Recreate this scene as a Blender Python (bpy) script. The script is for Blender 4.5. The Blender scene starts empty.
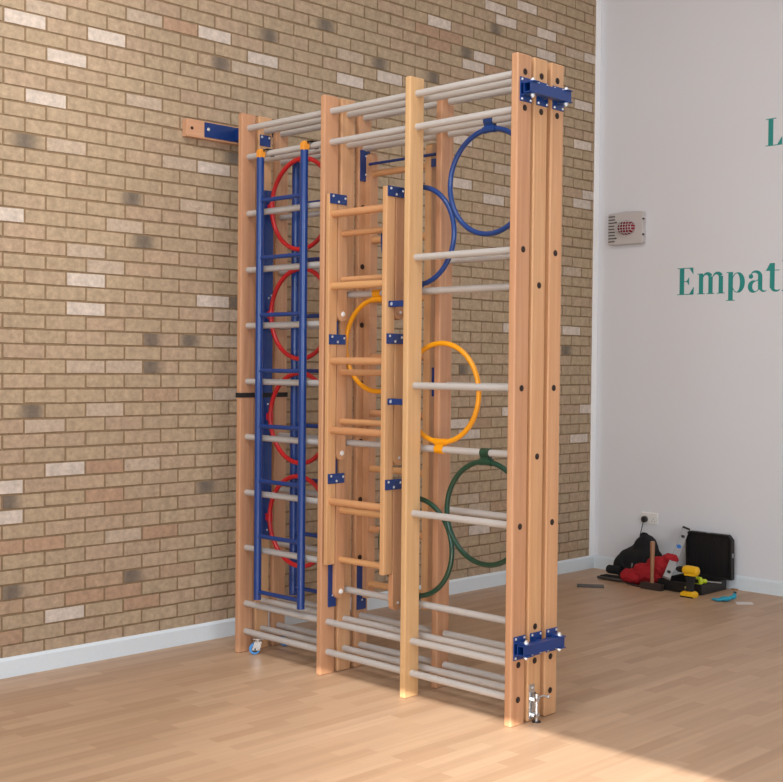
import bpy, bmesh, math, random
from mathutils import Vector, Matrix
random.seed(7)
SC = bpy.context.scene
COL = SC.collection
R = math.radians

# ------------------------------------------------------------ helpers
def link(o):
    COL.objects.link(o); return o

def obj(name, bm, mat, parent=None, smooth=False, bevel=0.0, kind=None):
    me = bpy.data.meshes.new(name)
    bmesh.ops.recalc_face_normals(bm, faces=bm.faces)
    bm.to_mesh(me); bm.free()
    if mat is not None: me.materials.append(mat)
    o = link(bpy.data.objects.new(name, me))
    if smooth:
        for p in me.polygons: p.use_smooth = True
        m = o.modifiers.new('es', 'EDGE_SPLIT'); m.split_angle = R(40)
    if bevel:
        m = o.modifiers.new('bv', 'BEVEL'); m.width = bevel; m.segments = 2; m.limit_method = 'ANGLE'
    if parent is not None: o.parent = parent
    if kind: o['kind'] = kind
    return o

def tag(o, label, cat, group=None, kind=None):
    o['label'] = label; o['category'] = cat
    if group: o['group'] = group
    if kind: o['kind'] = kind
    return o

def thing(name, label, cat, loc=(0, 0, 0), rotz=0.0, group=None):
    o = link(bpy.data.objects.new(name, None))
    o.empty_display_size = 0.05
    o.location = loc; o.rotation_euler = (0, 0, rotz)
    return tag(o, label, cat, group)

def copy_tree(o, parent=None):
    c = link(o.copy())
    if parent is not None: c.parent = parent
    for ch in list(o.children): copy_tree(ch, c)
    return c

def add_box(bm, x0, x1, y0, y1, z0, z1, M=None):
    vs = [bm.verts.new((x, y, z)) for x in (x0, x1) for y in (y0, y1) for z in (z0, z1)]
    for f in ((0,1,3,2),(4,6,7,5),(0,4,5,1),(2,3,7,6),(0,2,6,4),(1,5,7,3)):
        bm.faces.new([vs[i] for i in f])
    if M is not None:
        for v in vs: v.co = M @ v.co
    return vs

def box(*a, M=None):
    bm = bmesh.new(); add_box(bm, *a, M=M); return bm

def basis(d):
    d = Vector(d).normalized()
    a = Vector((0, 0, 1)) if abs(d.z) < .9 else Vector((1, 0, 0))
    u = d.cross(a).normalized(); v = d.cross(u).normalized()
    return u, v

def add_tube(bm, pts, r, seg=16, caps=True, closed=False):
    """swept tube; r is a number or a list"""
    pts = [Vector(p) for p in pts]; n = len(pts)
    rs = r if isinstance(r, (list, tuple)) else [r]*n
    rings = []; pu = None
    for i, p in enumerate(pts):
        if closed: d = pts[(i+1) % n] - pts[i-1]
        else: d = pts[min(i+1, n-1)] - pts[max(i-1, 0)]
        d.normalize()
        if pu is None: u, v = basis(d)
        else:
            u = (pu - d*pu.dot(d)).normalized(); v = d.cross(u)
        pu = u
        rings.append([bm.verts.new(p + u*rs[i]*math.cos(2*math.pi*k/seg) + v*rs[i]*math.sin(2*math.pi*k/seg)) for k in range(seg)])
    m = n if closed else n-1
    for i in range(m):
        a, b = rings[i], rings[(i+1) % n]
        for k in range(seg):
            bm.faces.new((a[k], a[(k+1) % seg], b[(k+1) % seg], b[k]))
    if caps and not closed:
        bm.faces.new(rings[0][::-1]); bm.faces.new(rings[-1])

def tube(pts, r, seg=16, closed=False):
    bm = bmesh.new(); add_tube(bm, pts, r, seg, True, closed); return bm

def add_prism(bm, poly, axis, a0, a1, M=None):
    """extrude a 2D polygon along axis ('x','y','z') between a0 and a1"""
    def P(u, v, a):
        return {'x': (a, u, v), 'y': (u, a, v), 'z': (u, v, a)}[axis]
    A = [bm.verts.new(P(u, v, a0)) for u, v in poly]; B = [bm.verts.new(P(u, v, a1)) for u, v in poly]
    n = len(poly)
    bm.faces.new(A[::-1]); bm.faces.new(B)
    for i in range(n): bm.faces.new((A[i], A[(i+1) % n], B[(i+1) % n], B[i]))
    if M is not None:
        for v in A+B: v.co = M @ v.co

def prism(poly, axis, a0, a1, M=None):
    bm = bmesh.new(); add_prism(bm, poly, axis, a0, a1, M); return bm

def add_ball(bm, c, rx, ry=None, rz=None, sub=2):
    ry = rx if ry is None else ry; rz = rx if rz is None else rz
    r = bmesh.ops.create_icosphere(bm, subdivisions=sub, radius=1)
    for v in r['verts']:
        v.co = Vector((v.co.x*rx+c[0], v.co.y*ry+c[1], v.co.z*rz+c[2]))

def ring_pts(c, r, n=64, plane='sz'):
    return [(c[0]+r*math.cos(2*math.pi*k/n), c[1], c[2]+r*math.sin(2*math.pi*k/n)) for k in range(n)]

# ------------------------------------------------------------ materials
def srgb(r, g, b):
    f = lambda c: (c/12.92 if c <= .04045 else ((c+.055)/1.055)**2.4)
    return (f(r/255), f(g/255), f(b/255), 1)

def mat(name, col, rough=.5, metal=0.0, spec=.5, bump=0.0, bscale=60, coat=0.0, var=0.0):
    m = bpy.data.materials.new(name); m.use_nodes = True
    nt = m.node_tree; b = nt.nodes['Principled BSDF']
    b.inputs['Base Color'].default_value = col
    b.inputs['Roughness'].default_value = rough
    b.inputs['Metallic'].default_value = metal
    b.inputs['Specular IOR Level'].default_value = spec
    b.inputs['Coat Weight'].default_value = coat
    tc = nt.nodes.new('ShaderNodeTexCoord')
    nz = nt.nodes.new('ShaderNodeTexNoise'); nz.inputs['Scale'].default_value = bscale
    nz.inputs['Detail'].default_value = 4
    nt.links.new(tc.outputs['Object'], nz.inputs['Vector'])
    if bump:
        bp = nt.nodes.new('ShaderNodeBump'); bp.inputs['Strength'].default_value = bump
        bp.inputs['Distance'].default_value = .002
        nt.links.new(nz.outputs['Fac'], bp.inputs['Height']); nt.links.new(bp.outputs['Normal'], b.inputs['Normal'])
    v = var if var else .04
    mx = nt.nodes.new('ShaderNodeMix'); mx.data_type = 'RGBA'
    mx.inputs[6].default_value = tuple(c*(1-v) for c in col[:3])+(1,)
    mx.inputs[7].default_value = tuple(min(1, c*(1+v)) for c in col[:3])+(1,)
    nt.links.new(nz.outputs['Fac'], mx.inputs[0]); nt.links.new(mx.outputs[2], b.inputs['Base Color'])
    return m

def wood(name, ca, cb, cc, rough=.45, grain='z', gs=1.0, coat=.15):
    m = bpy.data.materials.new(name); m.use_nodes = True
    nt = m.node_tree; L = nt.links; b = nt.nodes['Principled BSDF']
    b.inputs['Roughness'].default_value = rough; b.inputs['Coat Weight'].default_value = coat
    b.inputs['Coat Roughness'].default_value = .3
    tc = nt.nodes.new('ShaderNodeTexCoord'); oi = nt.nodes.new('ShaderNodeObjectInfo')
    add = nt.nodes.new('ShaderNodeVectorMath'); add.operation = 'MULTIPLY_ADD'
    comb = nt.nodes.new('ShaderNodeCombineXYZ')
    for i, k in enumerate((7.3, 3.1, 11.7)):
        mm = nt.nodes.new('ShaderNodeMath'); mm.operation = 'MULTIPLY'; mm.inputs[1].default_value = k
        L.new(oi.outputs['Random'], mm.inputs[0]); L.new(mm.outputs[0], comb.inputs[i])
    add.inputs[1].default_value = (1, 1, 1)
    L.new(tc.outputs['Object'], add.inputs[0]); L.new(comb.outputs[0], add.inputs[2])
    mp = nt.nodes.new('ShaderNodeMapping')
    s = {'z': (45*gs, 45*gs, 1.6*gs), 'x': (1.6*gs, 45*gs, 45*gs)}[grain]
    mp.inputs['Scale'].default_value = s
    L.new(add.outputs[0], mp.inputs['Vector'])
    n1 = nt.nodes.new('ShaderNodeTexNoise'); n1.inputs['Scale'].default_value = 1.0; n1.inputs['Detail'].default_value = 5
    n1.inputs['Distortion'].default_value = .6
    L.new(mp.outputs[0], n1.inputs['Vector'])
    r1 = nt.nodes.new('ShaderNodeValToRGB')
    r1.color_ramp.elements[0].position = .3; r1.color_ramp.elements[0].color = ca
    r1.color_ramp.elements[1].position = .72; r1.color_ramp.elements[1].color = cb
    L.new(n1.outputs['Fac'], r1.inputs[0])
    mp2 = nt.nodes.new('ShaderNodeMapping'); s2 = {'z': (9, 9, .5), 'x': (.5, 9, 9)}[grain]
    mp2.inputs['Scale'].default_value = s2; L.new(add.outputs[0], mp2.inputs['Vector'])
    n2 = nt.nodes.new('ShaderNodeTexNoise'); n2.inputs['Scale'].default_value = 1; n2.inputs['Detail'].default_value = 2
    L.new(mp2.outputs[0], n2.inputs['Vector'])
    mx = nt.nodes.new('ShaderNodeMix'); mx.data_type = 'RGBA'
    r2 = nt.nodes.new('ShaderNodeMapRange'); r2.inputs[1].default_value = .4; r2.inputs[2].default_value = .65
    r2.inputs[4].default_value = .55
    L.new(n2.outputs['Fac'], r2.inputs[0]); L.new(r2.outputs[0], mx.inputs[0])
    L.new(r1.outputs[0], mx.inputs[6]); mx.inputs[7].default_value = cc
    # piece to piece variation
    hs = nt.nodes.new('ShaderNodeHueSaturation')
    mr = nt.nodes.new('ShaderNodeMapRange'); mr.inputs[3].default_value = .92; mr.inputs[4].default_value = 1.08
    mh = nt.nodes.new('ShaderNodeMapRange'); mh.inputs[3].default_value = .495; mh.inputs[4].default_value = .507
    L.new(oi.outputs['Random'], mr.inputs[0]); L.new(mr.outputs[0], hs.inputs['Value'])
    L.new(oi.outputs['Random'], mh.inputs[0]); L.new(mh.outputs[0], hs.inputs['Hue'])
    L.new(mx.outputs[2], hs.inputs['Color']); L.new(hs.outputs[0], b.inputs['Base Color'])
    return m

M = {}
M['stile'] = wood('upright_wood', srgb(186, 136, 98), srgb(206, 160, 120), srgb(200, 148, 108))
M['stile_y'] = wood('upright_yellow_wood', srgb(200, 156, 108), srgb(214, 174, 126), srgb(208, 164, 116))
M['lad'] = wood('ladder_wood', srgb(184, 134, 94), srgb(208, 160, 116), srgb(198, 144, 102))
M['rungw'] = wood('wooden_rung', srgb(198, 142, 96), srgb(208, 156, 110), srgb(204, 148, 100), grain='x')
M['handle'] = wood('hammer_handle_wood', srgb(150, 105, 70), srgb(165, 120, 84), srgb(150, 108, 76))
M['steel'] = mat('grey_rung', srgb(192, 188, 184), .38, .15, .5, var=.03)
M['blue'] = mat('blue_paint', srgb(5, 52, 120), .35, 0, .5, coat=.3)
M['blue_d'] = mat('blue_plate', srgb(8, 48, 112), .4, 0, .5, coat=.2)
M['hblue'] = mat('hoop_blue', srgb(12, 58, 124), .3, 0, .5, coat=.3)
M['hred'] = mat('hoop_red', srgb(196, 22, 30), .3, 0, .5, coat=.3)
M['hyel'] = mat('hoop_yellow', srgb(238, 158, 8), .3, 0, .5, coat=.3)
M['hgrn'] = mat('hoop_green', srgb(14, 62, 44), .3, 0, .5, coat=.3)
M['orange'] = mat('orange_plastic', srgb(226, 146, 44), .5)
M['zinc'] = mat('zinc_bolt', srgb(225, 228, 230), .3, .6)
M['chrome'] = mat('chrome', srgb(205, 208, 210), .22, .9)
M['black'] = mat('black_plastic', srgb(20, 19, 20), .5)
M['rubber'] = mat('black_rubber', srgb(26, 25, 26), .8)
M['cap'] = mat('dark_bolt_recess', srgb(40, 26, 20), .6)
M['wheelblue'] = mat('light_blue_tyre', srgb(72, 140, 205), .5)
M['white'] = mat('white_plastic', srgb(232, 230, 226), .45)
M['paint'] = mat('white_gloss', srgb(220, 230, 236), .35, bump=.05)
M['plaster'] = mat('plaster', srgb(222, 223, 227), .9, bump=.15, bscale=180, var=.012)
M['trimw'] = mat('white_plaster_strip', srgb(246, 248, 250), .7, bump=.05)
M['teal'] = mat('teal_vinyl', srgb(42, 146, 140), .5)
M['fabric_b'] = mat('black_fabric', srgb(18, 18, 20), .95, bump=.6, bscale=220)
M['fabric_r'] = mat('red_fabric', srgb(160, 16, 28), .85, bump=.6, bscale=90, var=.15)
M['yellow'] = mat('tool_yellow', srgb(236, 182, 22), .45)
M['lime'] = mat('lime_plastic', srgb(196, 214, 40), .45)
M['greym'] = mat('dark_grey_metal', srgb(84, 80, 78), .45, .5)
M['iron'] = mat('iron', srgb(66, 54, 50), .5, .4)
M['alu'] = mat('aluminium', srgb(172, 174, 176), .35, .5)
M['cyan'] = mat('turquoise_plastic', srgb(30, 150, 178), .5)
M['grey'] = mat('grey_cloth', srgb(130, 128, 126), .8)
M['box'] = mat('beacon_box', srgb(196, 190, 188), .55)
M['redlens'] = mat('red_lens', srgb(140, 30, 50), .25)
M['paper'] = mat('paper', srgb(214, 208, 204), .8)
M['label'] = mat('pale_label', srgb(196, 176, 110), .6)
M['bluev'] = mat('vial_blue', srgb(40, 110, 190), .3)

# brick material: colour comes from the bricks' own attribute
def brick_mat():
    m = bpy.data.materials.new('brickwork'); m.use_nodes = True
    nt = m.node_tree; L = nt.links; b = nt.nodes['Principled BSDF']
    b.inputs['Roughness'].default_value = .88; b.inputs['Specular IOR Level'].default_value = .3
    at = nt.nodes.new('ShaderNodeVertexColor'); at.layer_name = 'Col'
    tc = nt.nodes.new('ShaderNodeTexCoord')
    n1 = nt.nodes.new('ShaderNodeTexNoise'); n1.inputs['Scale'].default_value = 34; n1.inputs['Detail'].default_value = 6
    n1.inputs['Roughness'].default_value = .65
    L.new(tc.outputs['Object'], n1.inputs['Vector'])
    mr = nt.nodes.new('ShaderNodeMapRange'); mr.inputs[1].default_value = .25; mr.inputs[2].default_value = .75
    mr.inputs[3].default_value = .78; mr.inputs[4].default_value = 1.22
    L.new(n1.outputs['Fac'], mr.inputs[0])
    vm = nt.nodes.new('ShaderNodeVectorMath'); vm.operation = 'SCALE'
    L.new(at.outputs['Color'], vm.inputs[0]); L.new(mr.outputs[0], vm.inputs['Scale'])
    L.new(vm.outputs[0], b.inputs['Base Color'])
    n2 = nt.nodes.new('ShaderNodeTexNoise'); n2.inputs['Scale'].default_value = 90; n2.inputs['Detail'].default_value = 5
    L.new(tc.outputs['Object'], n2.inputs['Vector'])
    bp = nt.nodes.new('ShaderNodeBump'); bp.inputs['Strength'].default_value = .5; bp.inputs['Distance'].default_value = .004
    L.new(n2.outputs['Fac'], bp.inputs['Height']); L.new(bp.outputs['Normal'], b.inputs['Normal'])
    return m

def floor_mat():
    m = bpy.data.materials.new('strip_floor'); m.use_nodes = True
    nt = m.node_tree; L = nt.links; b = nt.nodes['Principled BSDF']
    tc = nt.nodes.new('ShaderNodeTexCoord')
    bt = nt.nodes.new('ShaderNodeTexBrick'); bt.offset = .37; bt.offset_frequency = 2; bt.squash = 1.0
    bt.inputs['Scale'].default_value = 1.0; bt.inputs['Brick Width'].default_value = .40
    bt.inputs['Row Height'].default_value = .068; bt.inputs['Mortar Size'].default_value = .0003
    bt.inputs['Mortar Smooth'].default_value = .2
    bt.inputs['Color1'].default_value = srgb(174, 141, 112); bt.inputs['Color2'].default_value = srgb(190, 158, 129)
    bt.inputs['Mortar'].default_value = srgb(170, 137, 108)
    L.new(tc.outputs['Object'], bt.inputs['Vector'])
    mp = nt.nodes.new('ShaderNodeMapping'); mp.inputs['Scale'].default_value = (1.2, 26, 1)
    L.new(tc.outputs['Object'], mp.inputs['Vector'])
    nz = nt.nodes.new('ShaderNodeTexNoise'); nz.inputs['Scale'].default_value = 1; nz.inputs['Detail'].default_value = 5
    L.new(mp.outputs[0], nz.inputs['Vector'])
    mr = nt.nodes.new('ShaderNodeMapRange'); mr.inputs[1].default_value = .3; mr.inputs[2].default_value = .7
    mr.inputs[3].default_value = .93; mr.inputs[4].default_value = 1.06
    L.new(nz.outputs['Fac'], mr.inputs[0])
    vm = nt.nodes.new('ShaderNodeVectorMath'); vm.operation = 'SCALE'
    L.new(bt.outputs['Color'], vm.inputs[0]); L.new(mr.outputs[0], vm.inputs['Scale'])
    L.new(vm.outputs[0], b.inputs['Base Color'])
    b.inputs['Roughness'].default_value = .42; b.inputs['Specular IOR Level'].default_value = .35
    return m
M['brick'] = brick_mat(); M['floor'] = floor_mat()

# ------------------------------------------------------------ room shell
X0, Y0, H = -12.0, -12.0, 5.6
WT = .2
struct = dict(kind='structure')
obj('floor', box(X0, 0, Y0, 0, -.1, 0), M['floor'], kind='structure')
obj('wall_right', box(0, WT, Y0, WT, 0, H), M['plaster'], kind='structure')
obj('ceiling', box(X0-WT, WT, Y0-WT, WT, H, H+.12), mat('ceiling_paint', srgb(225, 222, 216), .9), kind='structure')

# the far (brick) wall: every brick stands 3 mm proud of the mortar
LB, Z0B, S0B, CH = .2318, .1584, -4.9611, .075
WH = set([(-12,17),(-11,15),(-10,16),(-10,18),(-9,20),(-8,13),(-8,18),(-6,15),(-5,14),(-4,20),(-2,5),(-2,11),(-1,6),(-1,9),(0,0),(0,2),(0,20),(2,1),(2,14),(5,0),(5,20),(6,14),(6,20),(7,15),(8,5),(13,-1),(17,1),(18,5),(19,1),(19,16),(19,19),(27,16),(27,20),(28,14),(29,14),(30,1),(30,20),(31,-1),(33,-1),(38,15),(40,1)])
WM = set([(-11,18),(-9,17),(-9,19),(-3,9),(-2,3),(-1,0),(0,6),(4,3),(4,16),(6,16),(8,1),(8,4),(11,4),(12,5),(13,2),(13,19),(15,1),(16,2),(19,5),(21,5),(23,1),(23,2),(25,5),(26,2),(27,0),(30,3),(35,2),(35,14),(36,15),(42,16)])
DK = {(-9,15):.5,(-6,14):.7,(-5,8):.6,(-3,6):.7,(-3,10):.6,(-3,12):.8,(0,5):.7,(7,5):.6,(8,0):.5,(11,2):.7,(14,3):.5,(18,6):.1,(21,3):.2,(21,4):.3,(21,19):.2,(23,3):.2,(23,14):.1,(26,0):.7,(32,0):.1,(32,5):.3,(38,0):.2,(38,3):.2}
RD = set([(-7,12),(-7,13),(-6,13),(-5,15),(-2,4),(30,2),(32,2),(35,-1),(35,0),(35,3),(39,1),(39,2),(40,1),(40,3),(41,-1)])
XE = -.062
def brick_wall():
    bm = bmesh.new(); cl = bm.loops.layers.float_color.new('Col')
    rnd = random.Random(11)
    mortar = srgb(140, 117, 90)
    def face(vs, cols):
        f = bm.faces.new([bm.verts.new(v) for v in vs])
        for l, c in zip(f.loops, cols): l[cl] = c
    # mortar slab, a solid wall
    x0, x1 = X0, 0.0
    yb, yf = WT, 0.0
    face([(x0,yf,0),(x1,yf,0),(x1,yf,H),(x0,yf,H)], [mortar]*4)
    face([(x0,yb,0),(x0,yb,H),(x1,yb,H),(x1,yb,0)], [mortar]*4)
    face([(x0,yf,0),(x0,yf,H),(x0,yb,H),(x0,yb,0)], [mortar]*4)
    face([(x1,yf,0),(x1,yb,0),(x1,yb,H),(x1,yf,H)], [mortar]*4)
    face([(x0,yf,H),(x1,yf,H),(x1,yb,H),(x0,yb,H)], [mortar]*4)
    face([(x0,yf,0),(x0,yb,0),(x1,yb,0),(x1,yf,0)], [mortar]*4)
    base = Vector(srgb(174, 154, 128)[:3]); pink = Vector(srgb(175, 152, 128)[:3]); olive = Vector(srgb(173, 153, 126)[:3])
    red = Vector(srgb(173, 143, 118)[:3]); white = Vector(srgb(204, 191, 178)[:3]); mild = Vector(srgb(184, 166, 146)[:3])
    dark = Vector(srgb(104, 95, 86)[:3])
    g = .0055
    for row in range(-32, 45):
        zt = Z0B+(42-row)*CH - g; zb = zt-CH+2*g
        if zt > H-.002 or zb < 0.0: continue
        off = 0 if row % 2 == 0 else .5
        for col in range(-31, 23):
            xa = S0B+(col+off)*LB+g*1.1; xb = xa+LB-2.2*g
            if xa > XE or xb < X0+.02: continue
            xa = max(xa, X0+.01); xb = min(xb, XE)
            if xb-xa < .01: continue
            key = (row, col)
            lowness = min(1, max(0, (row-18)/24))
            t = rnd.random()
            c = base.lerp(olive, rnd.random()*.9) if t > .3+.35*lowness else base.lerp(pink, .4+.6*rnd.random())
            if t < (.03 if not (-4 <= col <= 21) else 0)+.09*lowness: c = base.lerp(red, .6)
            c = c*(.96+.08*rnd.random())
            seen = -4 <= col <= 21
            if not seen and t > .94: c = base.lerp(white, .8)
            if key in RD: c = red*(.95+.1*rnd.random())
            if key in WH: c = white*(.93+.1*rnd.random())
            elif key in WM: c = mild.copy()
            N = 6
            ys = -.003 - .0015*rnd.random()
            j = [rnd.uniform(-.0022, .0022) for _ in range(4)]
            def colr(fr, k):
                cc = c*(1+.05*math.sin(k*2.1+row*1.7+col))
                if key in DK:
                    d = abs(fr-DK[key]); w = max(0, 1-(d/.38)**2)
                    cc = cc.lerp(dark, w*.9)
                return (cc[0], cc[1], cc[2], 1)
            xs = [xa+(xb-xa)*i/N for i in range(N+1)]
            for i in range(N):
                ca, cb = colr(i/N, i), colr((i+1)/N, i+1)
                za0 = zb+j[0]*(1-i/N)+j[1]*i/N; za1 = zb+j[0]*(1-(i+1)/N)+j[1]*(i+1)/N
                zc0 = zt+j[2]*(1-i/N)+j[3]*i/N; zc1 = zt+j[2]*(1-(i+1)/N)+j[3]*(i+1)/N
                face([(xs[i],ys,za0),(xs[i+1],ys,za1),(xs[i+1],ys,zc1),(xs[i],ys,zc0)], [ca,cb,cb,ca])
                face([(xs[i],ys,zc0),(xs[i+1],ys,zc1),(xs[i+1],0,zc1),(xs[i],0,zc0)], [ca,cb,cb,ca])
                face([(xs[i],0,za0),(xs[i+1],0,za1),(xs[i+1],ys,za1),(xs[i],ys,za0)], [ca,cb,cb,ca])
            ca, cb = colr(0, 0), colr(1, N)
            face([(xa,0,zb+j[0]),(xa,ys,zb+j[0]),(xa,ys,zt+j[2]),(xa,0,zt+j[2])], [ca]*4)
            face([(xb,ys,zb+j[1]),(xb,0,zb+j[1]),(xb,0,zt+j[3]),(xb,ys,zt+j[3])], [cb]*4)
    me = bpy.data.meshes.new('wall_back'); bm.to_mesh(me); bm.free()
    me.materials.append(M['brick'])
    o = link(bpy.data.objects.new('wall_back', me)); o['kind'] = 'structure'
brick_wall()
obj('trim_1', box(XE, 0, -.012, 0, 0, H), M['trimw'], kind='structure', bevel=.004)
BH = .099
obj('baseboard_back', prism([(-.018, 0), (0, 0), (0, BH), (-.010, BH), (-.018, BH-.014)], 'x', X0, -.018), M['paint'], kind='structure')
obj('baseboard_right', prism([(-.018, 0), (0, 0), (0, BH), (-.010, BH), (-.018, BH-.014)], 'y', Y0, 0), M['paint'], kind='structure')
# left wall with a long high window, rear wall closed
WY0, WY1, WZ0, WZ1 = -11.6, -2.0, .9, 3.665
bm = bmesh.new()
add_box(bm, X0-WT, X0, Y0, WT, 0, WZ0); add_box(bm, X0-WT, X0, Y0, WT, WZ1, H)
add_box(bm, X0-WT, X0, Y0, WY0, WZ0, WZ1); add_box(bm, X0-WT, X0, WY1, WT, WZ0, WZ1)
obj('wall_left', bm, M['plaster'], kind='structure')
obj('wall_front', box(X0-WT, WT, Y0-WT, Y0, 0, H), M['plaster'], kind='structure')
bm = bmesh.new()
add_box(bm, X0-.12, X0-.06, WY0, WY1, WZ0, WZ0+.05); add_box(bm, X0-.12, X0-.06, WY0, WY1, WZ1-.05, WZ1)
add_box(bm, X0-.12, X0-.06, WY0, WY0+.05, WZ0+.05, WZ1-.05); add_box(bm, X0-.12, X0-.06, WY1-.05, WY1, WZ0+.05, WZ1-.05)
obj('window_1', bm, M['paint'], kind='structure')

# ------------------------------------------------------------ climbing frame
FA = R(-89.1358)
E_ = Vector((math.cos(FA), math.sin(FA), 0)); N_ = Vector((-E_.y, E_.x, 0))
O_ = Vector((-3.7064, -2.2633, 0))
def W3(s, n, z): return O_+E_*s+N_*n+Vector((0, 0, z))
DL = .116; HT = 2.918; RR = .0165
ST = [(-1.912, -1.879), (-1.255, -1.222), (-.669, -.635), (-.037, 0)]

def cap_bm(x, y, z, r=.014, d=1):
    bm = bmesh.new()
    add_tube(bm, [(x, y, z), (x+.0015*d, y, z)], r, 18)
    add_tube(bm, [(x+.0015*d, y, z), (x+.003*d, y, z)], r*.45, 6)
    return bm

NW = [(-.050, .047), (-.048, .045), (-.041, .049)]
def upright(root, a, b, m, layer):
    bm = box(a, b, layer*DL+NW[layer][0], layer*DL+NW[layer][1], 0.001, HT)
    return obj('upright', bm, m, root, bevel=.006)

ZF = [.114, .267, .571, .872, 1.173, 1.474, 1.775, 2.076, 2.38, 2.686, 2.841]
Z3 = [.114, .267, .872, 1.474, 2.076, 2.686, 2.841]
ZM = [.114, .267, .419, 1.172, 1.926, 2.686, 2.841]
ZE = [.114, .267, 2.686, 2.841]
def rung(root, a, b, z, y):
    return obj('rung', tube([(a-.002, y, z), (b+.002, y, z)], RR, 20), M['steel'], root, smooth=True)

def caster(root, x, y, ang):
    c = obj('caster', prism([(-.03,-.025),(.03,-.025),(.03,.025),(-.03,.025)], 'z', .085, .089), M['chrome'], root, bevel=.001)
    c.location = (x, y, 0); c.rotation_euler = (0, 0, ang)
    bm = bmesh.new()
    add_tube(bm, [(0, 0, .066), (0, 0, .085)], .018, 18)
    for s in (-1, 1):
        add_prism(bm, [(-.022, .072), (.020, .072), (.008, .022), (-.036, .026)], 'y', s*.0145-.0015, s*.0145+.0015)
    add_box(bm, -.022, .020, -.016, .016, .069, .073)
    obj('fork', bm, M['chrome'], c, bevel=.001)
    w = bmesh.new(); add_tube(w, [(-.018, -.011, .0315), (-.018, -.006, .0315), (-.018, .006, .0315), (-.018, .011, .0315)], [.026, .0305, .0305, .026], 28)
    obj('tyre', w, M['wheelblue'], c, smooth=True)
    h = bmesh.new(); add_tube(h, [(-.018, -.0125, .0315), (-.018, .0125, .0315)], .019, 24); add_tube(h, [(-.018, -.017, .0315), (-.018, .017, .0315)], .005, 10)
    obj('hub', h, M['black'], c, smooth=True)
    return c

frame = thing('climbing_apparatus', 'tall folded wooden wall climbing frame with grey rungs standing out from the brick wall', 'climbing frame', O_, FA)
for layer in range(3):
    ups = []; y = layer*DL
    for j, (a, b) in enumerate(ST):
        if layer == 1 and j == 2: ups.append(None); continue
        if layer == 2 and j == 2: a, b = -.690, -.652
        m = M['stile_y'] if (j == 2 and layer == 0) else M['stile']
        u = upright(frame, a, b, m, layer)
        if j == 2 and layer == 0: u['label'] = 'yellower wooden upright'
        ups.append(u)
    secs = [(ST[0][1], ST[1][0]), (ST[1][1], ST[2][0]), (ST[2][1], ST[3][0])]
    if layer == 1:
        for z in ZE: rung(frame, *secs[0], z, y)
        for z in ZM: rung(frame, ST[1][1], ST[3][0], z, y)
        caps4 = ZM
    else:
        for z in ZF: rung(frame, *secs[0], z, y)
        for z in ZE: rung(frame, *secs[1], z, y)
        for z in Z3: rung(frame, *secs[2], z, y)
        caps4 = Z3
        for z in ZF[2:9]: obj('bolt_cap', cap_bm(ST[1][1], y-(.012 if layer == 2 else 0), z), M['cap'], ups[1])
    for z in caps4: obj('bolt_cap', cap_bm(0, y, z), M['cap'], ups[3])

# blue mounting rails on the uprights
def rail(layer, x0, x1, y0, y1, z0, z1, bolts):
    root = frame; y0 += layer*DL; y1 += layer*DL; bolts = [(x, y+layer*DL, z) for x, y, z in bolts]
    o = obj('mounting_rail', box(x0, x1, y0, y1, z0, z1), M['blue_d'], root, bevel=.002)
    for (x, y, z) in bolts:
        b = bmesh.new(); add_ball(b, (x, y, z), .004, .006, .006, 1); obj('bolt', b, M['zinc'], o, smooth=True)
    return o
rail(0, ST[1][1], ST[1][1]+.008, -.004, .048, .342, 1.994, [(ST[1][1]+.009, .022, .40)])
rail(0, ST[2][0]-.008, ST[2][0], -.030, .030, .346, 1.994, [])
rail(2, ST[1][1], ST[1][1]+.008, -.032, .030, .30, .53, [(ST[1][1]+.009, .0, .35)])
rail(2, ST[1][1], ST[1][1]+.008, -.035, .032, 2.515, 2.675, [(ST[1][1]+.009, 0, 2.55), (ST[1][1]+.009, 0, 2.645)])
rail(2, ST[2][0]-.008, ST[2][0], -.030, .02, 2.45, 2.63, [])
rail(2, ST[2][0]-.008, ST[2][0], -.030, .02, .30, .47, [])
rail(2, ST[2][0]-.035, ST[2][0]-.001, -.040, -.030, 1.42, 1.56, [])
# blue flat rail carrying the red hoops
rl = rail(1, ST[0][1], ST[0][1]+.033, -.028, .032, .615, 2.515, [])
for z in (1.93, 1.945, .66, 1.35):
    b = bmesh.new(); add_ball(b, (ST[0][1]+.034, DL if z != 1.945 else DL+.018, z), .004, .006, .006, 1); obj('bolt', b, M['zinc'], rl, smooth=True)
# barrel bolt on the middle end upright
db = obj('drop_bolt', box(0, .004, -.040, -.002, .012, .165), M['chrome'], frame, bevel=.001)
db.location = (0, DL, 0)
obj('barrel', tube([(.022, -.010, .004), (.022, -.010, .125)], .0085, 16), M['chrome'], db, smooth=True)
for z in (.03, .10): obj('guide', box(.002, .032, -.022, .002, z-.008, z+.008), M['chrome'], db, bevel=.002)
b = bmesh.new(); add_tube(b, [(.024, -.010, .108), (.034, .012, .114), (.036, .05, .104)], .005, 10); add_ball(b, (.036, .055, .103), .009)
obj('lever', b, M['chrome'], db, smooth=True)
b = bmesh.new(); add_tube(b, [(.022, -.010, .0), (.022, -.010, .004)], .02, 18)
obj('foot', b, M['iron'], db, smooth=True)
for z in (.025, .15):
    b = bmesh.new(); add_ball(b, (.005, -.02, z), .004, .006, .006, 1); obj('bolt', b, M['zinc'], db, smooth=True)
# casters under the wall-side uprights
caster(frame, ST[0][1]+.085, DL-.10, R(60))
caster(frame, ST[0][1]+.045, 2*DL+.03, R(80))

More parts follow.
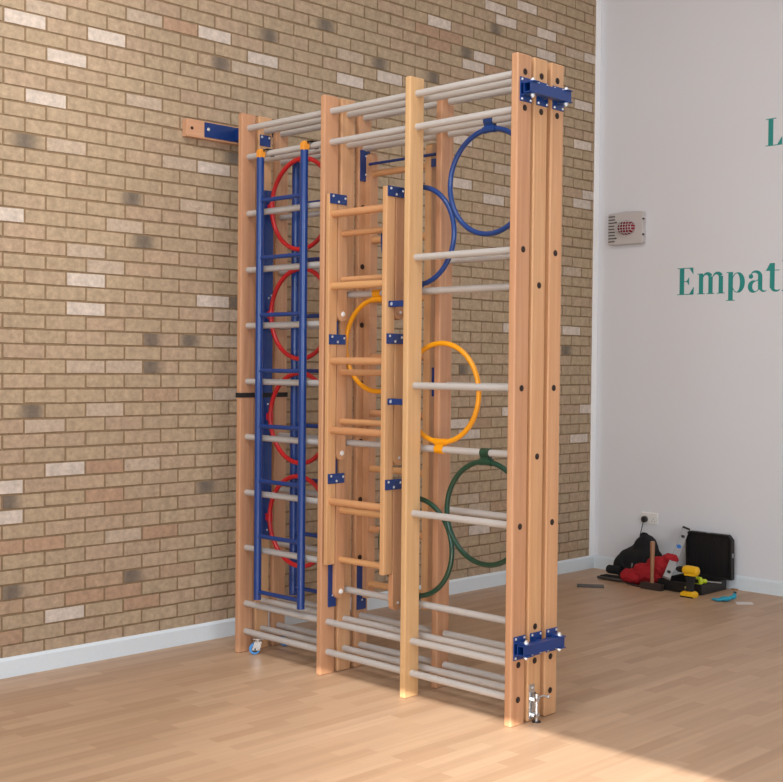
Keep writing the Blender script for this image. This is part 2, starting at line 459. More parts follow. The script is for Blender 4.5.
# ---- hook-on blue steel ladders
def hook_ladder(n_, label, sl, sr, tr):
    root = thing('hook_on_ladder', label, 'ladder', O_+N_*n_, FA, 'blue hook-on ladders')
    for s in (sl, sr):
        t = obj('side_tube', tube([(s, 0, .315), (s, 0, 2.66)], tr, 20), M['blue'], root, smooth=True)
    for z in (.357, .655, .948, 1.240, 1.534, 1.828, 2.130, 2.432):
        obj('rung', tube([(sl+.012, 0, z), (sr-.012, 0, z)], .0115, 14), M['blue'], root, smooth=True)
    for s in (sl, sr):
        pts = [(-.017, 2.655), (-.018, 2.690), (-.006, 2.706), (.014, 2.700), (.024, 2.690), (.024, 2.672), (.012, 2.655)]
        hk = obj('hook', prism(pts, 'x', s-.015, s+.015), M['orange'], root, bevel=.003)
        pts = [(.006, 2.690), (.006, 2.704), (.028, 2.710), (.060, 2.710), (.075, 2.698), (.080, 2.675), (.074, 2.672), (.068, 2.690), (.058, 2.7045), (.030, 2.7045), (.016, 2.700)]
        obj('hook_strip', prism(pts, 'x', s-.004, s+.022), M['black'], hk)
    return root
hook_ladder(-.046, 'bright blue steel ladder hooked by orange plastic hooks on the front of the frame', -1.727, -1.378, .0205)
hook_ladder(.186, 'darker blue steel ladder hanging behind the red hoops inside the folded frame', -1.702, -1.366, .024)

# ---- hoops
def hoop(name, label, c, m, clamp, zr=None, rr=.246):
    s, z = c
    root = thing('climbing_hoop', label, 'hoop', W3(s, DL, z), FA, 'coloured climbing hoops')
    obj('ring', tube(ring_pts((0, 0, 0), rr-.0115, 72), .0125, 14, closed=True), m, root, smooth=True)
    bm = bmesh.new()
    if clamp == 'side':
        add_box(bm, -rr-.028, -rr+.004, -.011, .011, -.018, .018)
        add_tube(bm, [(-rr+.0115, 0, -.022), (-rr+.0115, 0, .022)], .0165, 16)
    else:
        d = 1 if clamp == 'top' else -1
        gap = abs(zr-z)
        add_tube(bm, [(-.025, 0, d*gap), (.025, 0, d*gap)], RR+.005, 20)
        add_box(bm, -.025, .025, -.012, .012, min(d*(rr-.02), d*(gap-.01)), max(d*(rr-.02), d*(gap-.01)))
        add_tube(bm, [(x, 0, d*math.sqrt(max(0, (rr-.0115)**2-x*x))) for x in (-.035, 0, .035)], .0165, 16)
    obj('clamp', bm, m, root, smooth=True)
    return root
hoop('', 'upper right blue hoop clamped under the top rungs', (-.290, 2.411), M['hblue'], 'top', 2.686, .250)
hoop('', 'lower left blue hoop standing on a grey rung, mostly behind the yellowish upright', (-.735, 2.192), M['hblue'], 'bottom', 1.926)
hoop('', 'yellow hoop hanging behind the wooden ladder rungs', (-1.0, 1.668), M['hyel'], 'top', 1.926, .242)
hoop('', 'yellow hoop standing on a grey rung to the right of the yellowish upright', (-.573, 1.441), M['hyel'], 'bottom', 1.172)
hoop('', 'dark green hoop hanging from a grey rung beside the end uprights', (-.291, .894), M['hgrn'], 'top', 1.172, .248)
hoop('', 'dark green hoop low down, half hidden by the yellowish upright', (-.730, .692), M['hgrn'], 'bottom', .419, .248)
for z, w in ((2.420, 'topmost red hoop behind the blue ladder'), (1.838, 'second red hoop from the top behind the blue ladder'), (1.283, 'third red hoop from the top behind the blue ladder'), (.733, 'lowest red hoop behind the blue ladder')):
    hoop('', w, (-1.583, z), M['hred'], 'side', None, .251)

# ---- folding wooden ladder in the middle bay
root = thing('folding_ladder', 'pale wooden folding ladder with blue hinge plates in the middle bay of the front panel', 'ladder', O_, FA)
SL = (-1.213, -1.189); SR = (-.816, -.786)
def dome(x, y, z, r=.006, d=1):
    b = bmesh.new(); add_ball(b, (x, y, z), r*.7, r, r, 1); return b
for (a, b_) in (SL, SR):
    obj('stile', box(a, b_, -.045, .014, .562, 2.422), M['lad'], root, bevel=.004)
for z in (2.323, 1.962, 1.588, 1.240, .882):
    obj('rung', tube([(SL[1]-.002, -.015, z), (SR[0]+.002, -.015, z)], .0185, 18), M['rungw'], root, smooth=True)
for zt, zb, rz in ((2.418, 1.82, (2.230, 1.997)), (1.715, 1.118, (1.531, 1.282)), (1.015, .415, (.833, .583))):
    for (a, b_) in (SL, SR):
        cy, r = .051, .0325
        poly = [(cy-r, zt), (cy+r, zt)]+[(cy+r*math.cos(t), zb-r*math.sin(t)) for t in [math.pi*k/14 for k in range(15)]]
        arm = obj('swing_arm', prism(poly, 'x', a, b_), M['lad'], root, bevel=.003)
        obj('pivot_bolt', dome(b_+.001, cy+.004, zb+.004, .015 if a == SL[0] else .008), M['white'] if a == SL[0] else M['zinc'], arm, smooth=True)
        hp = obj('hinge_plate', box(b_, b_+.005, -.042, .072, zt-.044, zt+.006), M['blue_d'], root, bevel=.002)
        for (y, z) in ((-.022, zt-.006), (.015, zt-.032), (.060, zt-.012)):
            obj('bolt', dome(b_+.006, y, z, .007), M['zinc'], hp, smooth=True)
    for z in rz:
        obj('arm_rung', tube([(SL[1]-.002, .053, z), (SR[0]+.002, .053, z)], .016, 16), M['rungw'], root, smooth=True)
for z in (1.862, 1.395):
    lb = obj('link_bracket', box(SR[1]-.0005, ST[2][0]-.009, -.012, -.004, z-.015, z+.015), M['blue_d'], root, bevel=.002)
    lf = obj('link_bracket', box(SR[1], SR[1]+.005, -.030, .02, z-.015, z+.015), M['blue_d'], root, bevel=.002)
    obj('bolt', dome(SR[1]+.006, -.012, z, .011), M['zinc'], lf, smooth=True)
    obj('bolt', dome(SR[1]+.006, .014, z, .006), M['zinc'], lf, smooth=True)

# ---- rear wooden ladder (middle bay of the rear panel)
root = thing('wooden_ladder', 'narrow wooden ladder with a blue steel rod, deep inside the frame behind the folding ladder', 'ladder', O_+N_*(2*DL), FA)
for a, b_ in ((-1.222, -1.18), (-.800, -.755)):
    cy, r, zt = .030, .028, 2.635
    poly = [(cy-r, .36), (cy+r, .36)]+[(cy+r*math.cos(t), zt+r*math.sin(t)) for t in [math.pi*k/14 for k in range(15)]]
    obj('stile', prism(poly, 'x', a, b_), M['lad'], root, bevel=.003)
for z in (2.555, 2.211, 1.905, 1.61, 1.32, 1.033, .719, .434):
    obj('rung', tube([(-1.183, .028, z), (-.797, .028, z)], .0175, 16), M['rungw'], root, smooth=True)
obj('steel_rod', tube([(-1.183, -.004, 2.60), (-.702, -.004, 2.60)], .0075, 12), M['blue_d'], root, smooth=True)
hb = obj('hanger_plate', box(-.755, -.70, -.004, .004, 2.54, 2.58), M['blue_d'], root, bevel=.001)

# ---- locking brackets across the three end uprights
def locker(zc, label, up):
    root = thing('locking_bracket', label, 'bracket', O_+Vector((0, 0, zc)), FA, 'blue locking brackets')
    for k in range(3):
        y = k*DL+.004
        pl = obj('plate', box(.0, .005, y-.041, y+.041, -.052, .052), M['blue'], root, bevel=.002)
        for dy in (-.030, .030):
            for dz in (-.042, .042):
                obj('bolt', dome(.006, y+dy, dz, .0065), M['zinc'], pl, smooth=True)
    for y0, y1 in ((-.030, .010), (.212, .248)):
        yc = (y0+y1)/2
        for sg in (-1, 1):
            lg = obj('lug', box(.004, .073, y0, y1, sg*.025-.0025, sg*.025+.0025), M['blue'], root, bevel=.001)
            b = bmesh.new(); add_tube(b, [(.050, yc, sg*.0275), (.050, yc, sg*.036)], .0105, 6); add_tube(b, [(.050, yc, sg*.036), (.050, yc, sg*.042)], .006, 10)
            obj('pin', b, M['zinc'], lg)
    # hollow box section
    b = bmesh.new()
    x0, x1, z0, z1, t = .024, .062, -.022, .022, .004
    y0, y1 = -.040, .252
    add_box(b, x0, x1, y0, y1, z1-t, z1); add_box(b, x0, x1, y0, y1, z0, z0+t)
    add_box(b, x0, x0+t, y0, y1, z0+t, z1-t); add_box(b, x1-t, x1, y0, y1, z0+t, z1-t)
    obj('box_section', b, M['blue'], root)
    obj('end_plug', box(x0+t, x1-t, y1-.01, y1, z0+t, z1-t), M['blue_d'], root)
    obj('spacer', box(.005, .030, .10, .136, -.02, .02), M['blue'], root)
    return root
locker(2.763, 'blue locking bracket across the three end uprights near their tops', 1)
locker(.342, 'blue locking bracket across the three end uprights low down near the floor', 0)

# ---- wall bracket, strap
root = thing('wall_bracket', 'short timber board on the brick wall with a blue steel arm to the frame', 'bracket', (-3.68, 0, 2.868))
tb = obj('timber_board', box(-.224, .25, -.047, -.0045, -.048, .050), wood('board_wood', srgb(196, 148, 112), srgb(214, 168, 132), srgb(210, 158, 122), grain='x'), root, bevel=.002)
obj('bolt', tube([(-.190, -.047, 0), (-.190, -.0495, 0)], .009, 12), M['cap'], tb)
pl = obj('steel_plate', box(-.107, .20, -.053, -.047, -.038, .044), M['blue_d'], root, bevel=.002)
b = bmesh.new(); add_ball(b, (-.083, -.055, .006), .011, .006, .011, 1); obj('bolt', b, M['zinc'], pl, smooth=True)
obj('steel_arm', box(.10, .19, -.3365, -.053, -.03, .03), M['blue_d'], root, bevel=.002)
root = thing('hinge_bracket', 'small blue plate with two white bolts high on the side of the inner upright', 'bracket', W3(-1.879, DL, 2.786), FA)
pl = obj('steel_plate', box(.0, .005, -.043, .030, -.028, .032), M['blue_d'], root, bevel=.001)
for y in (-.032, .020): obj('bolt', dome(.006, y, .020, .008), M['zinc'], pl, smooth=True)
# black strap around the three wall-side uprights
bm = bmesh.new()
a0, a1, n0, n1, t = -1.912, -1.879, -.050, .282, .003
za, zb = 1.387, 1.413
add_box(bm, a0-t, a1+t, n0-t, n0, za, zb); add_box(bm, a0-t, a1+t, n1, n1+t, za, zb)
add_box(bm, a0-t, a0, n0, n1, za, zb); add_box(bm, a1, a1+t, n0, .085, za, zb); add_box(bm, a1, a1+t, .151, n1, za, zb)
add_box(bm, a1+.033, a1+.036, .085, .151, za, zb); add_box(bm, a1, a1+.036, .082, .085, za, zb); add_box(bm, a1, a1+.036, .151, .154, za, zb)
o = obj('strap', bm, M['rubber']); o.location = O_; o.rotation_euler = (0, 0, FA)
tag(o, 'black strap wrapped round the wall-side uprights at mid height', 'strap')

# ------------------------------------------------------------ right wall fittings
# alarm beacon
root = thing('alarm_beacon', 'grey wall alarm box with a red caged lens on the white wall', 'alarm', (0, -.289, 2.627))
D_ = .05
bx = obj('housing', prism([(.155, -.118), (-.145, -.121), (-.155, -.115), (-.155, .115), (-.145, .122), (0, .130), (.155, .120)], 'x', -D_, -.001), M['box'], root, bevel=.006)
for k in range(9):
    obj('grille_slat', box(-D_-.004, -D_, .092, .150, -.098+k*.0238, -.090+k*.0238), M['greym'], bx)
b = bmesh.new(); r_ = bmesh.ops.create_uvsphere(b, u_segments=28, v_segments=14, radius=1)
for v in r_['verts']: v.co = Vector((-D_+.004-.048*max(0, -v.co.x), -.012+v.co.y*.078, .004+v.co.z*.054))
obj('lens', b, M['redlens'], root, smooth=True)
b = bmesh.new()
for k in range(-3, 4):
    y = -.012+k*.024; h = .056*math.sqrt(max(0, 1-(k*.022/.084)**2))
    add_tube(b, [(-D_-.002, y, .004-h), (-D_-.046, y, .004-h*.7), (-D_-.055, y, .004), (-D_-.046, y, .004+h*.7), (-D_-.002, y, .004+h)], .0022, 6)
for k in range(-2, 3):
    z = .004+k*.021; h = .080*math.sqrt(max(0, 1-(k*.021/.06)**2))
    add_tube(b, [(-D_-.002, -.012-h, z), (-D_-.046, -.012-h*.7, z), (-D_-.055, -.012, z), (-D_-.046, -.012+h*.7, z), (-D_-.002, -.012+h, z)], .0022, 6)
obj('wire_cage', b, M['box'], root, smooth=True)
for y, z in ((.082, .052), (.082, -.070), (-.162, .062), (-.162, -.055)):
    b = bmesh.new(); add_tube(b, [(-D_+.01, y, z), (-D_-.004, y, z)], .007, 10); obj('screw', b, M['greym'], bx)

# socket
root = thing('wall_socket', 'white double wall socket low on the white wall', 'socket', (0, -.513, .436))
fp = obj('faceplate', box(-.010, -.0005, -.073, .073, -.043, .043), M['white'], root, bevel=.003)
for y in (.035, -.035):
    obj('switch', box(-.014, -.010, y-.028, y-.012, .010, .030), M['white'], fp, bevel=.001)
    bb = bmesh.new()
    for dy, dz in ((0, .0), (-.011, -.018), (.011, -.018)): add_box(bb, -.0108, -.0098, y+dy-.003, y+dy+.003, dz-.004, dz+.002)
    if y < 0: obj('slot', bb, M['cap'], fp)
    else: bb.free()
root = thing('power_plug', 'black plug in the wall socket with its cable hanging behind the backpack', 'plug', (-.014, -.480, .428))
bm = bmesh.new(); add_tube(bm, [(.0, 0, 0), (-.022, 0, 0), (-.030, 0, 0)], [.024, .024, .016], 20)
obj('plug_body', bm, M['black'], root, smooth=True)
obj('cable', tube([(-.024, 0, -.012), (-.028, .006, -.05), (-.03, .022, -.12), (-.04, .03, -.22), (-.05, .03, -.40)], .0035, 8), M['black'], root, smooth=True)

# lettering on the wall.  u runs to the reader's right (world -y), v up
def letter(root, u0, sc, parts):
    bm = bmesh.new(); k = 0
    for kind, dat in parts:
        k += 1; d = -.0025-.00008*k
        if kind == 'p':
            vs = [(-(u0+u*sc), v*sc) for u, v in dat]
            add_prism(bm, vs, 'x', d, -.0004)
        else:
            pts = dat; n = len(pts); A = []; B = []
            for i, (u, v, w) in enumerate(pts):
                pu = Vector(pts[min(i+1, n-1)][:2])-Vector(pts[max(i-1, 0)][:2]); pu.normalize()
                nn = Vector((-pu.y, pu.x)); A.append((u+nn.x*w, v+nn.y*w)); B.append((u-nn.x*w, v-nn.y*w))
            for i in range(n-1):
                q = [A[i], A[i+1], B[i+1], B[i]]
                add_prism(bm, [(-(u0+a*sc), b*sc) for a, b in q], 'x', d, -.0004)
    obj('letter', bm, M['teal'], root)
def rect(a, b, c, d): return ('p', [(a, c), (b, c), (b, d), (a, d)])
def arc(cx, cy, rx, ry, t0, t1, w0, w1, n=16, wm=None):
    out = []
    for i in range(n+1):
        f = i/n; t = R(t0+(t1-t0)*f)
        if wm is None: w = w0+(w1-w0)*f
        else: w = (w0+(wm-w0)*math.sin(math.pi*f)) if True else 0
        out.append((cx+rx*math.cos(t), cy+ry*math.sin(t), w))
    return ('s', out)
h = .022  # hairline
# unit = cap height
def L_E(): return [rect(.10,.29,0,1), rect(0,.62,0,h*1.3), rect(0,.62,1-h*1.3,1),
    ('p', [(.50,0),(.69,0),(.70,.27),(.685,.27)]), ('p', [(.50,1),(.67,1),(.68,.76),(.665,.76)]),
    rect(.28,.46,.48,.48+h*1.4), ('p', [(.40,.49),(.49,.36),(.50,.36),(.50,.64),(.49,.64),(.40,.51)])]
def stem(u, x1, w=.17, foot=True):
    p = [rect(u, u+w, 0, x1)]
    p.append(('p', [(u-.07, x1), (u+.02, x1), (u+.02, x1-h*1.3), (u-.07, x1-h*1.3)]))
    if foot: p.append(rect(u-.07, u+w+.07, 0, h*1.3))
    return p
def arch(u0, u1, xh, w=.17):
    return [arc((u0+u1)/2, xh-.17, (u1-u0)/2, .16, 165, 20, .012, .085, 14), rect(u1-w/2, u1+w/2, 0, xh-.12), rect(u1-w/2-.07, u1+w/2+.07, 0, h*1.3)]
XH = .76
def L_m(): return stem(.08, XH)+arch(.25, .56, XH)+arch(.66, .98, XH)
def L_p(): return [rect(.08,.26,-.26,XH), rect(0,.34,-.28,-.28+h*1.3), rect(0,.10,XH-h*1.3,XH),
    arc(.44,.36,.22,.36,200,90,.012,.014,12), arc(.44,.37,.20,.34,90,-90,.02,.02,22,wm=.095), arc(.44,.38,.22,.36,-90,-160,.014,.012,8)]
def L_a(): return [rect(.44,.60,.08,.58), arc(.68,.13,.13,.11,190,310,.05,.012,10), arc(.33,.56,.19,.17,150,0,.014,.08,16),
    ('p', [(.16+.085*math.cos(R(a)),.565+.085*math.sin(R(a))) for a in range(0,360,24)]),
    arc(.32,.20,.19,.19,80,280,.012,.012,20,wm=.085), ('s', [(.34,.388,.012),(.46,.44,.014)]), ('s', [(.34,.012,.012),(.42,.05,.014),(.47,.13,.014)])]
def L_t(): return [rect(.16,.34,.12,1.0), rect(0,.52,XH-h*1.3,XH), ('p', [(.02,XH),(.16,XH),(.30,1.0),(.16,1.0)]), arc(.42,.14,.16,.12,180,320,.07,.012,10)]
def L_h(): return [rect(.08,.26,0,1.08), rect(0,.12,1.08-h*1.3,1.08), rect(.0,.34,0,h*1.3)]+arch(.25,.58,XH)
def L_y(): return [('p', [(.05,XH),(.24,XH),(.46,.05),(.36,-.02)]), ('s', [(.60,XH,.014),(.40,.05,.014),(.30,-.18,.02),(.18,-.24,.03)]), rect(0,.32,XH-h*1.3,XH), rect(.48,.72,XH-h*1.3,XH), ('p', [(.12+.07*math.cos(R(a)),-.20+.07*math.sin(R(a))) for a in range(0,360,30)])]
def L_L(): return [rect(.10,.29,0,1), rect(0,.62,0,h*1.3), rect(0,.40,1-h*1.3,1), ('p', [(.44,0),(.64,0),(.65,.29),(.635,.29)])]
root = thing('wall_lettering', 'teal serif word beginning Empath on the white wall', 'lettering', (0, -.722, 2.108))
S_ = .197
for u, f in ((.0, L_E), (.165, L_m), (.402, L_p), (.562, L_a), (.706, L_t), (.828, L_h), (.98, L_y)): letter(root, u, S_, f())
root = thing('wall_lettering', 'teal serif capital L high on the white wall above the word', 'lettering', (0, -1.412, 3.118))
letter(root, 0, .19, L_L())

# ------------------------------------------------------------ things on the floor by the right wall
def blob(name, balls, m, parent, vox=.012, disp=.0, dscale=.08):
    bm = bmesh.new()
    for (c, r) in balls: add_ball(bm, c, *r, sub=3)
    o = obj(name, bm, m, parent)
    md = o.modifiers.new('rm', 'REMESH'); md.mode = 'VOXEL'; md.voxel_size = vox; md.use_smooth_shade = True
    if disp:
        tx = bpy.data.textures.new(name+'_folds', 'CLOUDS'); tx.noise_scale = dscale; tx.noise_depth = 2
        d = o.modifiers.new('dp', 'DISPLACE'); d.texture = tx; d.strength = disp; d.mid_level = .5; d.texture_coords = 'LOCAL'
    return o
# backpack
root = thing('backpack', 'black backpack slumped against the white wall under the socket', 'bag', (-.20, -.60, 0))
blob('body', [((0,.04,.13),(.11,.15,.13)), ((.02,.0,.215),(.09,.10,.125)), ((-.02,.14,.10),(.09,.10,.10)), ((.0,-.03,.14),(.10,.12,.14)), ((0,.16,.17),(.05,.04,.04))], M['fabric_b'], root, .012, .018, .08)
obj('grab_handle', tube([(.02,.05,.325),(.02,.03,.345),(.02,.0,.345),(.02,-.03,.325)], .008, 8), M['fabric_b'], root, smooth=True)
obj('strap', tube([(-.09,.14,.20),(-.115,.12,.12),(-.12,.06,.08),(-.12,.0,.12)], .011, 8), M['fabric_b'], root, smooth=True)
for y in (-.015, .025): obj('buckle', prism([(y-.006,.09),(y+.006,.09),(y+.001,.14),(y-.005,.14)], 'x', -.128, -.118), M['grey'], root)
# red cloth
root = thing('red_jacket', 'crumpled red jacket lying in front of the black backpack', 'jacket', (-.36, -.68, 0))
blob('cloth', [((0,.06,.055),(.08,.10,.055)), ((0,-.04,.09),(.07,.11,.07)), ((.02,-.12,.14),(.06,.09,.08)), ((.05,-.20,.20),(.04,.07,.045)), ((0,-.10,.06),(.06,.08,.05)), ((-.01,.11,.05),(.07,.05,.045))], M['fabric_r'], root, .008, .034, .05)
# dark pouch
root = thing('tool_pouch', 'small dark rolled pouch on a strap, leftmost of the things by the wall', 'pouch', (-.34, -.43, 0))
obj('roll', tube([(0,.055,.075),(0,.045,.075),(0,-.045,.075),(0,-.055,.075)], [.026,.032,.032,.026], 18), M['fabric_b'], root, smooth=True)
b = bmesh.new(); add_box(b, -.05, .04, -.10, .10, 0, .03); obj('flap', b, M['fabric_b'], root, bevel=.012)
obj('belt', tube([(-.045,.11,.012),(-.06,.05,.016),(-.065,-.05,.018),(-.05,-.11,.016),(-.01,-.12,.012)], .010, 8), M['greym'], root, smooth=True)
# hammer
root = thing('sledge_hammer', 'lump hammer standing on its head with its wooden handle upright', 'hammer', (-.47, -.843, 0))
b = bmesh.new()
pts = [(.085,.0),(.085,.044),(.05,.05),(-.05,.05),(-.085,.044),(-.085,.0)]
add_prism(b, pts, 'x', -.024, .024); obj('head', b, M['iron'], root, bevel=.005)
obj('handle', tube([(0,0,.05),(.0,0,.12),(.002,.001,.25),(.004,.002,.335),(.004,.002,.342)], [.014,.013,.016,.018,.014], 14), M['handle'], root, smooth=True)
# tool case
root = thing('tool_case', 'open black plastic tool case with its lid leaning on the white wall', 'case', (-.25, -1.035, 0))
b = bmesh.new()
x0, x1, y0, y1, t = -.175, .165, -.175, .175, .008
add_box(b, x0, x1, y0, y1, .004, .012)
add_box(b, x0, x0+t, y0, y1, .012, .075); add_box(b, x1-t, x1, y0, y1, .012, .075)
add_box(b, x0+t, x1-t, y0, y0+t, .012, .075); add_box(b, x0+t, x1-t, y1-t, y1, .012, .075)
tray = obj('tray', b, M['black'], root, bevel=.003)
obj('latch', box(x0-.006, x0, -.13, -.09, .03, .07), M['black'], tray, bevel=.002)
obj('label_patch', box(x0-.0012, x0, -.085, -.045, .035, .05), M['label'], tray)
MT = Matrix.Translation((.172, -.03, .072)) @ Matrix.Rotation(R(-1.5), 4, 'Y')
cpoly = [(-.185,0),(.185,0),(.185,.295),(.16,.318),(-.155,.318),(-.185,.285)]
b = bmesh.new(); add_prism(b, cpoly, 'x', .022, .030, MT)
n = len(cpoly)
for i in range(n):
    (ya, za), (yb, zb) = cpoly[i], cpoly[(i+1) % n]
    cy, cz = 0, .16
    ia = (ya+(cy-ya)*.05, za+(cz-za)*.05); ib = (yb+(cy-yb)*.05, zb+(cz-zb)*.05)
    add_prism(b, [(ya,za),(yb,zb),ib,ia], 'x', -.012, .022, MT)
lid = obj('lid', b, M['black'], root, bevel=.003)
bb = bmesh.new()
for k in range(6): add_box(bb, .016, .022, -.14+k*.05, -.13+k*.05, .04, .28, M=MT)
obj('rib', bb, M['black'], lid)
obj('catch', box(-.004, .01, -.190, -.184, .16, .19, M=MT), M['alu'], lid)
obj('catch', box(-.004, .01, -.01, .02, .316, .322, M=MT), M['alu'], lid)
# screwdriver and tape in the case
root = thing('screwdriver', 'lime green handled screwdriver lying in the open tool case', 'screwdriver', (-.33, -1.175, .077))
root.rotation_euler = (0, 0, R(-75))
obj('grip', tube([(-.045,0,.010),(-.035,0,.010),(-.01,0,.010),(.01,0,.010),(.02,0,.010)], [.010,.016,.014,.016,.010], 12), M['lime'], root, smooth=True)
obj('shaft', tube([(.02,0,.010),(.12,0,.010)], .004, 8), M['alu'], root, smooth=True)
root = thing('tape_measure', 'lime green and black tape measure on the edge of the tool case', 'tape measure', (-.40, -1.165, .076))
obj('shell', prism([(-.035,0),(.035,0),(.035,.03),(.02,.048),(-.025,.048),(-.035,.03)], 'x', -.016, .016), M['lime'], root, bevel=.004)
obj('side_panel', prism([(-.02,.008),(.022,.008),(.015,.034),(-.015,.034)], 'x', -.020, -.016), M['black'], root)
# drill
root = thing('cordless_drill', 'yellow and black cordless drill standing on its battery', 'drill', (-.52, -1.175, 0))
b = bmesh.new()
add_prism(b, [(-.050,.0),(.054,.0),(.056,.022),(.035,.042),(-.03,.042),(-.052,.030)], 'x', -.035, .035)
obj('battery', b, M['yellow'], root, bevel=.006)
obj('battery_base', box(-.036, .036, -.048, .052, .001, .010), M['black'], root, bevel=.002)
b = bmesh.new(); add_prism(b, [(-.030,.040),(.025,.040),(.018,.07),(.010,.145),(-.040,.145),(-.030,.085)], 'x', -.021, .021)
obj('grip', b, M['rubber'], root, bevel=.008)
b = bmesh.new(); add_tube(b, [(0,-.068,.184),(0,-.060,.184),(0,-.02,.184),(0,.030,.184),(0,.045,.184)], [.020,.030,.033,.033,.026], 20)
add_prism(b, [(-.05,.15),(.03,.15),(.03,.20),(-.05,.20)], 'x', -.024, .024)
obj('housing', b, M['yellow'], root, smooth=True)
obj('chuck', tube([(0,.045,.184),(0,.065,.184),(0,.09,.184),(0,.105,.184)], [.024,.022,.019,.010], 16), M['black'], root, smooth=True)
obj('trigger', box(-.008, .008, .012, .030, .115, .14), M['black'], root, bevel=.003)
# spirit level leaning on the lid
def level():
    A = Vector((-.45, -.948, .095)); B = Vector((-.075, -.868, .395))
    L_ = (B-A).length; ax = (B-A).normalized()
    view = Vector((-7.8, -5.6, 1.57))-(A+B)/2; nrm = (view-ax*view.dot(ax)).normalized(); wd = nrm.cross(ax)
    MM = Matrix((( wd.x, nrm.x, ax.x, A.x), (wd.y, nrm.y, ax.y, A.y), (wd.z, nrm.z, ax.z, A.z), (0, 0, 0, 1)))
    root = thing('spirit_level', 'silver spirit level leaning against the left edge of the case lid', 'spirit level', A)
    root.matrix_world = MM
    bd = obj('body', box(-.026, .026, -.010, .010, .004, L_-.004), M['alu'], root, bevel=.002)
    obj('end_cap', box(-.028, .028, -.012, .012, L_-.004, L_+.012), M['black'], root, bevel=.002)
    obj('end_cap', box(-.028, .028, -.012, .012, -.002, .004), M['alu'], root, bevel=.001)
    for z, m in ((.05, M['black']), (L_*.83, M['black'])):
        obj('hand_hole', tube([(0, .0103, z), (0, .0112, z)], .014, 16), m, bd)
    obj('vial', tube([(0, .0103, L_*.62), (0, .0125, L_*.62)], .017, 18), M['bluev'], bd)
level()
# small flat things
o = obj('steel_offcut', box(-.095, .095, -.045, .045, 0, .010), M['greym'], bevel=.003)
o.location = (-.70, -.48, 0); o.rotation_euler = (0, 0, R(-52)); tag(o, 'flat dark metal plate lying alone on the floor near the corner', 'metal plate')
o = obj('putty_knife', prism([(-.07,-.012),(0,-.02),(.06,-.022),(.06,.022),(0,.02),(-.07,.012)], 'z', .0, .008), M['greym'], bevel=.002)
o.location = (-.43, -.665, 0); o.rotation_euler = (0, 0, R(70)); tag(o, 'small flat grey blade on the floor beside the hammer head', 'blade')
root = thing('work_glove', 'crumpled turquoise glove on the floor beside the tool case', 'glove', (-.47, -1.42, 0), R(-40))
blob('palm', [((0,0,.018),(.045,.030,.016)), ((.055,.01,.025),(.028,.014,.014)), ((.068,.012,.040),(.014,.012,.020)), ((-.05,-.01,.012),(.03,.016,.010)), ((-.06,.022,.012),(.03,.010,.009)), ((-.045,.035,.010),(.03,.009,.008))], M['cyan'], root, .006, .008, .03)
obj('cuff', tube([(.070,.012,.052),(.074,.012,.062)], [.010,.012], 10), M['black'], root, smooth=True)
o = obj('paper_scrap', prism([(-.06,-.04),(.05,-.05),(.07,.03),(-.04,.05)], 'z', .0, .0015), M['paper'])
o.location = (-.44, -1.54, 0.0005); o.rotation_euler = (0, 0, R(-40)); tag(o, 'small white sheet of paper flat on the floor right of the glove', 'paper')
o = obj('wood_chip', prism([(-.025,-.008),(.02,-.01),(.028,.004),(-.015,.010)], 'z', .0, .010), M['handle'])
o.location = (-.045, -1.25, 0); o.rotation_euler = (0, 0, R(90)); tag(o, 'small brown chip of wood on the floor against the baseboard', 'wood chip')

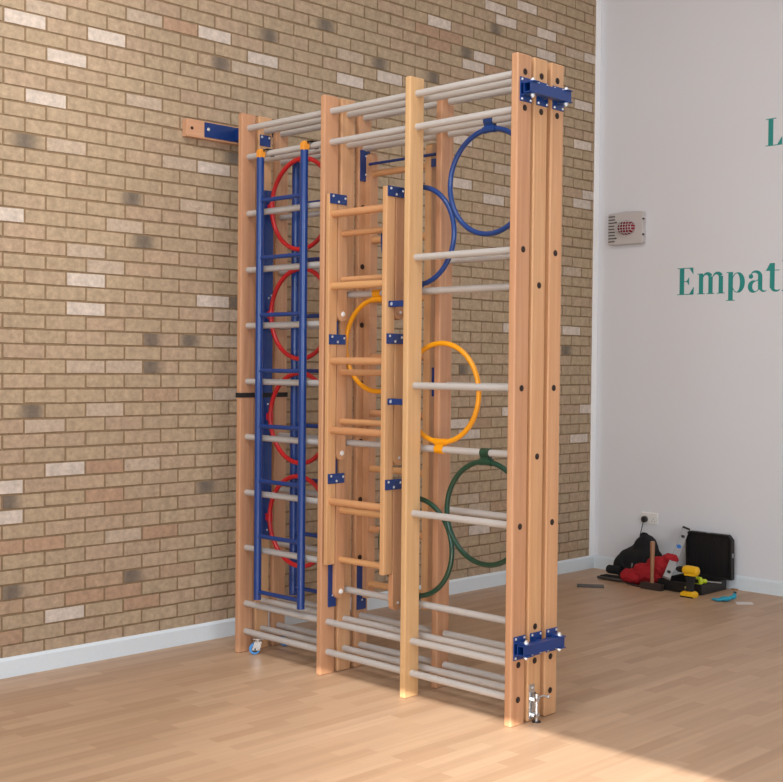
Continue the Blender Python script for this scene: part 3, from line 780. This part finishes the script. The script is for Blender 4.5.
# ------------------------------------------------------------ lights
w = bpy.data.worlds.new('w'); SC.world = w; w.use_nodes = True
bg = w.node_tree.nodes['Background']; bg.inputs[0].default_value = (.62, .78, 1, 1); bg.inputs[1].default_value = 1.2
def area(name, loc, rot, sx, sy, p, col, spread=180):
    d = bpy.data.lights.new(name, 'AREA'); d.shape = 'RECTANGLE'; d.size = sx; d.size_y = sy; d.energy = p; d.color = col; d.spread = R(spread)
    o = link(bpy.data.objects.new(name, d)); o.location = loc; o.rotation_euler = rot
    return o
area('ceiling_fill', (-6.8, -4.4, H-.02), (0, 0, 0), 5.0, 4.5, 125, (.93, .965, 1))  # broad added fill under the solid ceiling, which has no skylight
area('ceiling_fill', (-6.4, -2.6, H-.02), (0, 0, 0), 1.1, 1.1, 90, (.96, .98, 1))  # small added fill overhead, for crisper rung shadows
area('left_fill', (X0+.05, -4.6, 2.5), (0, R(-90), 0), 2.4, 3.2, 165, (.84, .92, 1))  # unseen fill added inside the left wall to brighten the right wall
area('rear_fill', (-8.2, Y0+.05, 2.6), (R(90), 0, 0), 4.5, 2.6, 300, (.88, .94, 1))  # added fill behind the camera; the rear wall is closed
# sunlight thrown back on to the brickwork
def spot(loc, tgt, e, size, blend, col, sc=(1, 1, 1), soft=.25):
    d = bpy.data.lights.new('spot_lamp', 'SPOT'); d.energy = e; d.spot_size = R(size); d.spot_blend = blend; d.color = col; d.shadow_soft_size = soft
    o = link(bpy.data.objects.new('spot_lamp', d)); o.location = loc
    o.rotation_euler = (Vector(tgt)-Vector(loc)).to_track_quat('-Z', 'Y').to_euler(); o.scale = sc
spot((-6.2, -3.4, 4.0), (-4.62, 0, 2.75), 170, 34, 1.0, (1, .95, .86), (.5, 1.3, 1))
# low sun through the long high window
spot((-25.8, -19.0, 9.48), (-3.5, -4.7, 0), 150000, 16, 1.0, (1, .97, .92), (1, 1, 1), .03)

# ------------------------------------------------------------ camera
yaw, pit, rol, f = R(44.8497), R(-1.1896), R(.5448), 1211.6564
fw = Vector((math.sin(yaw)*math.cos(pit), math.cos(yaw)*math.cos(pit), math.sin(pit)))
rt = Vector((math.cos(yaw), -math.sin(yaw), 0)); up = rt.cross(fw)
Rr = rt*math.cos(rol)+up*math.sin(rol); Uu = -rt*math.sin(rol)+up*math.cos(rol)
cd = bpy.data.cameras.new('cam'); cam = link(bpy.data.objects.new('cam', cd))
C = (-7.8144, -5.5933, 1.5661)
cam.matrix_world = Matrix(((Rr.x, Uu.x, -fw.x, C[0]), (Rr.y, Uu.y, -fw.y, C[1]), (Rr.z, Uu.z, -fw.z, C[2]), (0, 0, 0, 1)))
cd.sensor_width = 36; cd.sensor_fit = 'HORIZONTAL'; cd.lens = f/783*36; cd.clip_start = .05
SC.camera = cam
vs = SC.view_settings
vs.view_transform = 'Standard'; vs.look = 'None'; vs.gamma = 1; vs.use_curve_mapping = False; vs.exposure = 0.0
